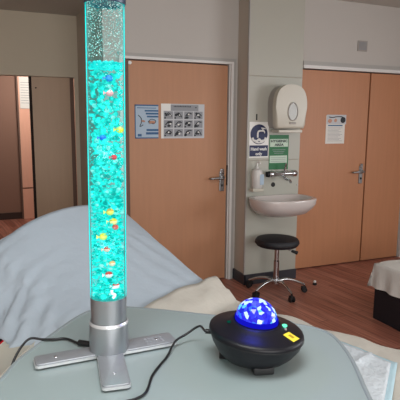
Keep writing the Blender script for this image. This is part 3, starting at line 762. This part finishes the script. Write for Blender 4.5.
# ------------------------------------------------------------------ bubble tube
TX, TY = .281, 1.292
t = thing('bubble_tube', (TX, TY, ZT), 'tall clear bubble tube lamp glowing turquoise on a silver three arm base', 'bubble tube lamp')
RT = .0488
prof = [(0, .012), (.0515, .012), (.0530, .02), (.0528, .055), (.0528, .089), (.0520, .094), (.0480, .098), (.0484, .14), (.0488, .162), (.0488, .166), (0, .166)]
bm = B(); lathe(bm, prof, (TX, TY, ZT), n=56); bs = obj('base_column', bm, M['silver'], t, smooth=True, sharp=30)
bm = B(); lathe(bm, [(.0528, .090), (.0528, .0935), (.0500, .0985)], (TX, TY, ZT), n=56, cap=False); obj('bright_ring', bm, M['footedge'], bs, smooth=True)
WZ0, WZ1, TZ1 = ZT+.167, 1.681, 1.820
def shell_mat(name, ior, dens, col, gl=True, ab=0):
    m = bpy.data.materials.new(name); m.use_nodes = True; n = m.node_tree.nodes; l = m.node_tree.links; n.remove(n['Principled BSDF'])
    tr = n.new('ShaderNodeBsdfTransparent'); out = n['Material Output']
    if gl:
        g = n.new('ShaderNodeBsdfGlossy'); g.inputs['Roughness'].default_value = .06; fr = n.new('ShaderNodeFresnel'); fr.inputs[0].default_value = ior
        mx = n.new('ShaderNodeMixShader'); l.new(fr.outputs[0], mx.inputs[0]); l.new(tr.outputs[0], mx.inputs[1]); l.new(g.outputs[0], mx.inputs[2]); l.new(mx.outputs[0], out.inputs[0])
    else: l.new(tr.outputs[0], out.inputs[0])
    if dens and ab:
        e = n.new('ShaderNodeEmission'); e.inputs[0].default_value = lin(col); e.inputs[1].default_value = dens
        va = n.new('ShaderNodeVolumeAbsorption'); va.inputs[0].default_value = (.02, .8, .76, 1); va.inputs[1].default_value = ab
        ad_ = n.new('ShaderNodeAddShader'); l.new(e.outputs[0], ad_.inputs[0]); l.new(va.outputs[0], ad_.inputs[1]); l.new(ad_.outputs[0], out.inputs['Volume'])
    elif dens:
        e = n.new('ShaderNodeEmission'); e.inputs[0].default_value = lin(col); e.inputs[1].default_value = dens; l.new(e.outputs[0], out.inputs['Volume'])
    return m
bm = B(); lathe(bm, [(RT, WZ0), (RT, TZ1), (RT-.0025, TZ1), (RT-.0025, WZ0), (RT, WZ0)], (TX, TY, 0), n=56, cap=False); bmesh.ops.remove_doubles(bm, verts=bm.verts, dist=1e-5)
obj('acrylic_tube', bm, shell_mat('lit_acrylic', 1.06, 19, '00e8e4'), t, smooth=True)
ZM = 1.36
for zz0, zz1, dn, ab_ in ((WZ0+.001, ZM, 5.5, 16), (ZM+.0002, WZ1, 2.0, 4)):
    bm = B(); lathe(bm, [(0, zz0), (RT-.0027, zz0), (RT-.0027, zz1), (0, zz1)], (TX, TY, 0), n=48); obj('water', bm, shell_mat('lit_water', 1.1, dn, '00e4d8', False, ab_), t, smooth=True)
# bubbles: nobody could count them
def bubble_mat(name, c1, c2, s):
    m = bpy.data.materials.new(name); m.use_nodes = True; n = m.node_tree.nodes; l = m.node_tree.links; n.remove(n['Principled BSDF'])
    tc = n.new('ShaderNodeTexCoord'); nz = n.new('ShaderNodeTexNoise'); nz.inputs['Scale'].default_value = 60; nz.inputs['Detail'].default_value = 1; l.new(tc.outputs['Object'], nz.inputs[0])
    cr = n.new('ShaderNodeValToRGB'); cr.color_ramp.elements[0].position = .36; cr.color_ramp.elements[0].color = lin(c1); cr.color_ramp.elements[1].position = .62; cr.color_ramp.elements[1].color = lin(c2); l.new(nz.outputs[0], cr.inputs[0])
    e = n.new('ShaderNodeEmission'); e.inputs[1].default_value = s; l.new(cr.outputs[0], e.inputs[0])
    g = n.new('ShaderNodeBsdfGlossy'); g.inputs['Roughness'].default_value = .08; fr = n.new('ShaderNodeFresnel'); fr.inputs[0].default_value = 1.25
    mx = n.new('ShaderNodeMixShader'); l.new(fr.outputs[0], mx.inputs[0]); l.new(e.outputs[0], mx.inputs[1]); l.new(g.outputs[0], mx.inputs[2]); l.new(mx.outputs[0], n['Material Output'].inputs[0])
    try: m.cycles.emission_sampling = 'NONE'
    except Exception: pass
    return m
rnd = random.Random(11)
BM1 = bubble_mat('bubble_glow', '06a098', '30fff0', 1.12); BM2 = bubble_mat('bubble_glow_pale', '40e8dc', 'a0fff4', 1)
bm = Beads()
def put(n_, z0, z1, r0, r1, flat, rmin=0):
    for _ in range(n_):
        z = rnd.uniform(z0, z1); a = rnd.uniform(0, 2*PI); rad = (RT-.0030-r0*1.1)*rnd.uniform(rmin, 1)**.4; r = rnd.uniform(r0, r1)
        bm.add((TX+rad*math.cos(a), TY+rad*math.sin(a), z), r, 2, (1, 1, flat*rnd.uniform(.85, 1.1)), 1 if rnd.random() < .12 else 0)
put(100, 1.56, 1.655, .0052, .0078, .95)
put(215, 1.42, 1.58, .0050, .0078, .9)
put(340, 1.30, 1.44, .0045, .0072, .75)
put(430, 1.17, 1.32, .0045, .0068, .6)
put(380, 1.07, 1.19, .004, .0068, .5)
for _ in range(260):
    a = rnd.uniform(0, 2*PI); r = rnd.uniform(.003, .0055); rad = (RT-.003-r)*rnd.random()**.4
    bm.add((TX+rad*math.cos(a), TY+rad*math.sin(a), rnd.uniform(WZ0+.003, 1.085)), r, 2, (1, 1, .5), 1 if rnd.random() < .1 else 0)
for _ in range(1300):      # fine bubbles clinging to the wall
    z = WZ0+.004+(WZ1-WZ0-.01)*rnd.random()**1.25; a = rnd.uniform(0, 2*PI); r = rnd.uniform(.0012, .0026)
    bm.add((TX+(RT-.003-r)*math.cos(a), TY+(RT-.003-r)*math.sin(a), z), r, 1, (1, 1, .8), 1 if rnd.random() < .2 else 0)
o = bm.build('bubbles', [BM1, BM2], t); tag(o, kind='stuff')
bm = Beads()
for _ in range(520):
    a = rnd.uniform(0, 2*PI); rad = (RT-.0075)*math.sqrt(rnd.random()); bm.add((TX+rad*math.cos(a), TY+rad*math.sin(a), rnd.uniform(1.663, 1.679)), rnd.uniform(.003, .0055), 1, (1, 1, .7))
o = bm.build('foam', bubble_mat('foam_glow', '00d2d0', '30fff4', 1), t); tag(o, kind='stuff')
# condensation
bm = Beads()
for _ in range(1500):
    a = rnd.uniform(0, 2*PI); z = TZ1-(rnd.random()**1.5)*.13; r = rnd.uniform(.0006, .0014)
    bm.add((TX+(RT-.0037)*math.cos(a), TY+(RT-.0037)*math.sin(a), z), r, 1, (1, 1, 1), 0 if rnd.random() < .6 else 1)
o = bm.build('condensation', [bubble_mat('droplet_glow', '3aa8a6', '9fe6dc', .9), mat('droplet_water', 'c8d0cc', .1)], t); tag(o, kind='stuff')
# top cap
bm = B(); lathe(bm, [(.0, TZ1+.002), (RT-.005, TZ1+.002), (RT+.0015, TZ1-.002), (RT+.003, TZ1+.002), (RT+.003, TZ1+.018), (RT, TZ1+.022), (.0, TZ1+.024)], (TX, TY, 0), n=56, mi=[0]*6)
cp = obj('top_cap', bm, mat('dark_blue_cap', '26364a', .3), t, smooth=True, sharp=30)
# arms of the foot
def arm(angle, L, w_, name='foot_arm'):
    d = Vector((math.cos(angle), math.sin(angle), 0)); v = Vector((-d.y, d.x, 0)); c_ = Vector((TX, TY, 0))
    def pt(a, b, z): return c_+d*a+v*b+Vector((0, 0, z))
    hw = w_/2; cr = .011; pl = []
    for (ca, cb, a0_) in ((L-cr, hw-cr, 0), (L-cr, -(hw-cr), -90)):
        arc = [(ca+cr*math.cos(math.radians(a0_+k)), cb+cr*math.sin(math.radians(a0_+k))) for k in ((90, 67, 45, 22, 0) if a0_ == 0 else (90, 67, 45, 22, 0))]
        pl += arc
    pl = [(.0, hw)]+pl+[(.0, -hw)]
    bm = B(); prism(bm, [pt(a, b, ZT+.004) for a, b in pl], (0, 0, .007)); o = obj(name, bm, M['footedge'], t)
    bm = B(); prism(bm, [pt(a*1.0-(.002 if a > .01 else 0), b*.975, ZT+.011) for a, b in pl], (0, 0, .005), bev=.0015); cv = obj('cover_plate', bm, M['silverfoot'], o, smooth=True)
    bm = B(); q = pt(L*.72, 0, ZT+.0155); lathe(bm, [(.0045, 0), (.004, .0015), (0, .002)], tuple(q), n=16); obj('screw', bm, M['metal'], o)
    bm = B(); q = pt(L-.02, 0, ZT+.002); lathe(bm, [(.014, -.002), (.014, .002)], tuple(q), n=16); obj('rubber_pad', bm, M['rubber'], o)
    return o
def fc_axis(x, y): return Vector((-x, -y, 0)).normalized()
def ang(x, y): return math.atan2(y-TY, x-TX)
arm(ang(.253, 1.09), .205, .07)
arm(ang(.46, 1.295), .19, .068)
arm(ang(.085, 1.29), .198, .056)
# the printed label on the right arm
bm = B()
for k in range(5):
    for j in range(3): box(bm, (.385+k*.011, TY-.022+j*.016, ZT+.016), (.392+k*.011, TY-.012+j*.016, ZT+.0165))
tag(obj('foot_label', bm, M['grey'], t))
# point lights added up the water column for the tube's own glow
for zz, pw in ((1.2, 1.4), (1.45, 1.1), (1.72, .3)):
    l_ = bpy.data.lights.new('tube_glow_light', 'POINT'); l_.energy = pw; l_.color = (.25, 1, .95); l_.shadow_soft_size = .03
    lo = bpy.data.objects.new('tube_glow_light', l_); C.objects.link(lo); lo.parent = t; lo.location = (0, 0, zz-ZT)

# floating toy fish, in front part of the water (towards the camera)
dcam = (Vector((0, 0, 0))-Vector((TX, TY, 0))).normalized(); rcam = Vector((-dcam.y, dcam.x, 0))
fish_px = [   # (px offset from tube axis, z, colour body, colour top, size, label)
    (3, 1.637, '1898e8', '1070e0', .0068, 'blue toy fish highest in the bubble tube just under the foam'),
    (3.5, 1.602, 'f0a8b0', 'f6d6d0', .0068, 'pink toy fish just below the highest blue one in the bubble tube'),
    (13, 1.512, 'f0e838', 'e0f080', .0070, 'yellow toy fish at the right wall in the upper half of the bubble tube'),
    (-3.5, 1.492, '1070e8', '2090f0', .0062, 'blue toy fish level below the yellow one in the upper half of the tube'),
    (7, 1.443, 'e03848', 'd83040', .0055, 'small red toy fish in the middle of the bubble tube'),
    (2.5, 1.303, 'fbf070', 'f0b020', .0074, 'yellow toy fish, uppermost of the three in the lower half of the tube'),
    (5.5, 1.277, 'fff6a8', 'f0d030', .0076, 'pale yellow toy fish directly above a small red one in the tube'),
    (7.5, 1.262, 'f06058', 'd84038', .0060, 'red toy fish directly under the pale yellow one in the tube'),
    (-4.5, 1.238, 'fff27a', 'f0e040', .0076, 'yellow toy fish nearest the left wall in the lower half of the tube'),
    (-1, 1.205, 'f8d0c0', 'e03c30', .0062, 'red backed toy fish left of the tube axis in the lower third'),
    (4, 1.166, 'fbe8d0', 'f0b070', .0062, 'cream and orange toy fish in the lower third of the tube'),
    (0.5, 1.136, 'ffffff', 'e83428', .0074, 'white toy fish with a red back above the lowest one in the tube'),
    (7.5, 1.104, 'ffffff', 'e84830', .0072, 'white and orange toy fish lowest in the tube beside the white coil'),
]
bm_m = {}
def fmat(c):
    if c not in bm_m:
        m = mat('fish_'+c, c, .4); n = m.node_tree.nodes; l = m.node_tree.links
        tr = n.new('ShaderNodeBsdfTranslucent'); tr.inputs[0].default_value = lin(c); mx = n.new('ShaderNodeMixShader'); mx.inputs[0].default_value = .35
        l.new(n['Principled BSDF'].outputs[0], mx.inputs[1]); l.new(tr.outputs[0], mx.inputs[2]); l.new(mx.outputs[0], n['Material Output'].inputs[0]); bm_m[c] = m
    return bm_m[c]
for off, z, c1, c2, r, lab in fish_px:
    oo = off/19*RT; p = Vector((TX, TY, z))+dcam*(math.sqrt((RT-.0028)**2-oo*oo)-r*1.05)+rcam*oo
    r *= 1.22; bm = B(); ball(bm, p, r, 3, (1.15, .8, 1.0))
    for f in bm.faces:
        if f.calc_center_median().z > p.z+r*.25: f.material_index = 1
    for s_ in (-1, 1):
        a = [bm.verts.new(p+Vector((-r*1.1, s_*.0004, 0))), bm.verts.new(p+Vector((-r*1.9, s_*.0004, r*.6))), bm.verts.new(p+Vector((-r*1.9, s_*.0004, -r*.6)))]
        bm.faces.new(a)
    o = obj('toy_fish', bm, [fmat(c1), fmat(c2)], None, origin=tuple(p), smooth=True); tag(o, lab, 'toy fish', 'toy fish floating in the bubble tube')
p = Vector((TX, TY, 0))+dcam*.04+rcam*(5/19*RT)
bm = B(); tube(bm, [(p.x+.006, p.y, 1.104), (p.x-.003, p.y, 1.096), (p.x-.004, p.y, 1.086), (p.x+.004, p.y, 1.08), (p.x-.002, p.y, 1.072)], .004, 8, 5)
tag(obj('plastic_coil', bm, mat('white_coil', 'f4fffc', .4), smooth=True), 'white plastic coil at the very bottom of the glowing water column', 'ornament')

# the column stands very slightly out of plumb
LEAN = Matrix.Translation((TX, TY, ZT)) @ Matrix.Rotation(.0085, 4, -fc_axis(TX, TY)) @ Matrix.Translation((-TX, -TY, -ZT))
for o in list(C.objects):
    if o.parent is t and o.name.split('.')[0] in ('base_column', 'acrylic_tube', 'water', 'bubbles', 'foam', 'condensation', 'top_cap'):
        o.rotation_euler = Matrix.Rotation(.0085, 4, -fc_axis(TX, TY)).to_euler()
    if o.name.split('.')[0] in ('toy_fish', 'plastic_coil'): o.location = LEAN @ o.location

# tube power cord
bm = B(); zc = ZT+.0045
tube(bm, [(-.01, 1.31, .05), (-.03, 1.34, .4), (-.012, 1.352, .72), (.02, 1.385, .83), (.045, 1.425, .876), (.082, 1.452, zc+.002), (.12, 1.440, zc), (.15, 1.428, zc), (.183, 1.42, zc), (.212, 1.372, zc+.001), (.232, 1.352, zc+.006)], .0036, 10, 8)
tag(obj('power_cord', bm, M['blackcord'], smooth=True), 'black power cord looping from the back of the bubble tube over the left table edge', 'cord')
bm = B(); tube(bm, [(.213, 1.372, ZT+.008), (.245, 1.335, ZT+.012)], .0085, 14); tag(obj('plug', bm, M['blackcord'], t, smooth=True))

# ------------------------------------------------------------------ star projector
PXc, PYc = .637, 1.105
t = thing('star_projector', (PXc, PYc, ZT), 'round black galaxy projector with a glowing blue faceted dome on the table', 'projector')
rc = Vector((PYc, -PXc, 0)).normalized()     # camera right at this place
fcv = Vector((-PXc, -PYc, 0)).normalized()   # towards the camera
def tilt(bm):
    for v in bm.verts:
        k = min(max((v.co.z-ZT-.02)/.05, 0), 1)
        v.co.z -= k*.085*((v.co-Vector((PXc, PYc, 0))).dot(rc))
prof = [(0, .012), (.072, .012), (.087, .017), (.104, .034), (.1175, .056), (.1235, .074), (.126, .080), (.1262, .084), (.1245, .089), (.118, .092), (.105, .095), (.085, .1005), (.072, .106), (.066, .110), (.0615, .110), (.0605, .106), (0, .106)]
bm = B(); lathe(bm, prof, (PXc, PYc, ZT), n=72); tilt(bm); bd = obj('housing', bm, M['black'], t, smooth=True, sharp=50)
bm = B(); lathe(bm, [(.1262, .0775), (.1268, .0785), (.1266, .0800)], (PXc, PYc, ZT), n=72, cap=False); tilt(bm); obj('seam', bm, M['rubber'], bd)
for a in (-100, 20, 140):
    aa = math.atan2(fcv.y, fcv.x)+math.radians(a+115)
    d = Vector((math.cos(aa), math.sin(aa), 0)); q = Vector((PXc, PYc, 0))+d*.074
    bm = B(); obox(bm, (q.x, q.y, ZT+.0126), (-d.y, d.x), (.027, .015, .012), bev=.005); obj('foot', bm, M['rubber'], t, smooth=True)
# dome
def dome_mat():
    m = bpy.data.materials.new('blue_crystal_dome'); m.use_nodes = True; n = m.node_tree.nodes; l = m.node_tree.links; b = n['Principled BSDF']
    tc = n.new('ShaderNodeTexCoord'); vo = n.new('ShaderNodeTexVoronoi'); vo.inputs['Scale'].default_value = 88; l.new(tc.outputs['Object'], vo.inputs[0])
    sp = n.new('ShaderNodeSeparateColor'); l.new(vo.outputs['Color'], sp.inputs[0])
    cr = n.new('ShaderNodeValToRGB'); cr.color_ramp.interpolation = 'CONSTANT'; e = cr.color_ramp.elements
    e[0].position = 0; e[0].color = lin('1010c8'); e[1].position = .3; e[1].color = lin('2430f0')
    for p_, c_ in ((.48, '1c1ce0'), (.58, '2a70f8'), (.70, '60d0f8'), (.82, 'd0f0ff'), (.92, '3848ff')):
        x = e.new(p_); x.color = lin(c_)
    l.new(sp.outputs[0], cr.inputs[0]); l.new(cr.outputs[0], b.inputs['Emission Color']); b.inputs['Emission Strength'].default_value = 1.15
    b.inputs['Base Color'].default_value = lin('101060'); b.inputs['Roughness'].default_value = .1
    return m
bm = B(); DO = -fcv*.014; dc = Vector((PXc, PYc, ZT+.115))+DO
rings = []
res = bmesh.ops.create_icosphere(bm, subdivisions=3, radius=.0555)
for v in res['verts']:
    v.co = Vector((v.co.x, v.co.y, v.co.z*.92))
bmesh.ops.bisect_plane(bm, geom=bm.verts[:]+bm.edges[:]+bm.faces[:], plane_co=(0, 0, -.006), plane_no=(0, 0, -1), clear_outer=True)
for v in bm.verts: v.co += dc
tilt(bm); dm = obj('dome', bm, dome_mat(), t)
bm = B(); lathe(bm, [(.0560, .100), (.0585, .108), (.0582, .116), (.0550, .119)], (PXc+DO.x, PYc+DO.y, ZT), n=64, cap=False); tilt(bm); obj('dome_ring', bm, emis('blue_ring_glow', '1818d8', .8), t, smooth=True)
l_ = bpy.data.lights.new('dome_led', 'POINT'); l_.energy = .55; l_.color = (.08, .1, 1); l_.shadow_soft_size = .03
lo = bpy.data.objects.new('dome_led', l_); C.objects.link(lo); lo.parent = t; lo.location = (0, 0, .19)
def top_z(d): # housing height at distance from the axis
    rr = d.length
    for (r1, h1), (r2, h2) in zip(prof[8:14], prof[9:15]):
        if r2 <= rr <= r1: h = h2+(h1-h2)*(rr-r2)/(r1-r2); break
    else: h = .092
    return ZT+h-.085*d.dot(rc)
# green led, key and label
d = rc*.074+fcv*.002; q = Vector((PXc, PYc, 0))+d; zq = top_z(d)
bm = B(); ball(bm, (q.x, q.y, zq+.003), .0075, 2, (1, 1, .6)); obj('green_led', bm, emis('green_led', '70ffc8', 1.4), t, smooth=True)
d = rc*.076+fcv*.016; q = Vector((PXc, PYc, 0))+d; bm = B(); lathe(bm, [(.003, -.003), (.003, .003)], (q.x, q.y, top_z(d)), n=12); obj('led_stem', bm, M['absgrey'], t)
def patch(dx, dy, hw, hh, lift, rot, m, name, par):
    """small label following the slope of the housing"""
    bm = B(); rows = []
    for i in range(7):
        row = []
        for j in range(7):
            a = (i/3-1)*hw; b = (j/3-1)*hh; a2 = a*math.cos(rot)-b*math.sin(rot); b2 = a*math.sin(rot)+b*math.cos(rot)
            d = rc*(dx+a2)+fcv*(dy+b2); q = Vector((PXc, PYc, 0))+d; row.append((q.x, q.y, top_z(d)+lift))
        rows.append(row)
    grid(bm, rows); o = obj(name, bm, m, par); s_ = o.modifiers.new('thickness', 'SOLIDIFY'); s_.thickness = .0005
    return o
lb = patch(.082, .070, .014, .014, .0012, .75, M['yellow'], 'warning_label', t) if False else None
lb = patch(.090, .043, .0155, .0155, .0014, .55, M['yellow'], 'warning_label', t)
patch(.090, .042, .0065, .005, .0022, .55, mat('amber_print', 'a8861c', .5), 'warning_symbol', lb)
d = -rc*.072+fcv*.020; q = Vector((PXc, PYc, 0))+d; bm = B(); ball(bm, (q.x, q.y, top_z(d)+.001), .006, 2, (1, 1, .4)); obj('green_reflection', bm, emis('green_reflection', '0f6a58', .5), t, smooth=True)  # glowing bead put in for a green reflection on the housing
# ports on the far left of the housing
# projector cord
bm = B(); zc = ZT+.0035
q = Vector((PXc, PYc, 0))-rc*.118-fcv*.015
tube(bm, [(q.x, q.y, ZT+.066), (q.x-rc.x*.02, q.y-rc.y*.02, ZT+.066), (.535, 1.255, ZT+.052), (.50, 1.268, ZT+.028), (.462, 1.254, ZT+.019), (.42, 1.205, zc+.001), (.385, 1.165, zc), (.35, 1.120, zc), (.315, 1.055, zc), (.285, 1.035, zc), (.25, 1.03, zc), (.2, 1.0, zc), (.16, .95, zc)], .0033, 10, 8)
tag(obj('projector_cord', bm, M['blackcord'], smooth=True), 'thin black cord running from the projector across the table front past the silver foot', 'cord')
bm = B(); tube(bm, [(q.x+rc.x*.006, q.y+rc.y*.006, ZT+.066), (q.x-rc.x*.02, q.y-rc.y*.02, ZT+.066)], .0065, 12); obj('plug', bm, M['blackcord'], t, smooth=True)
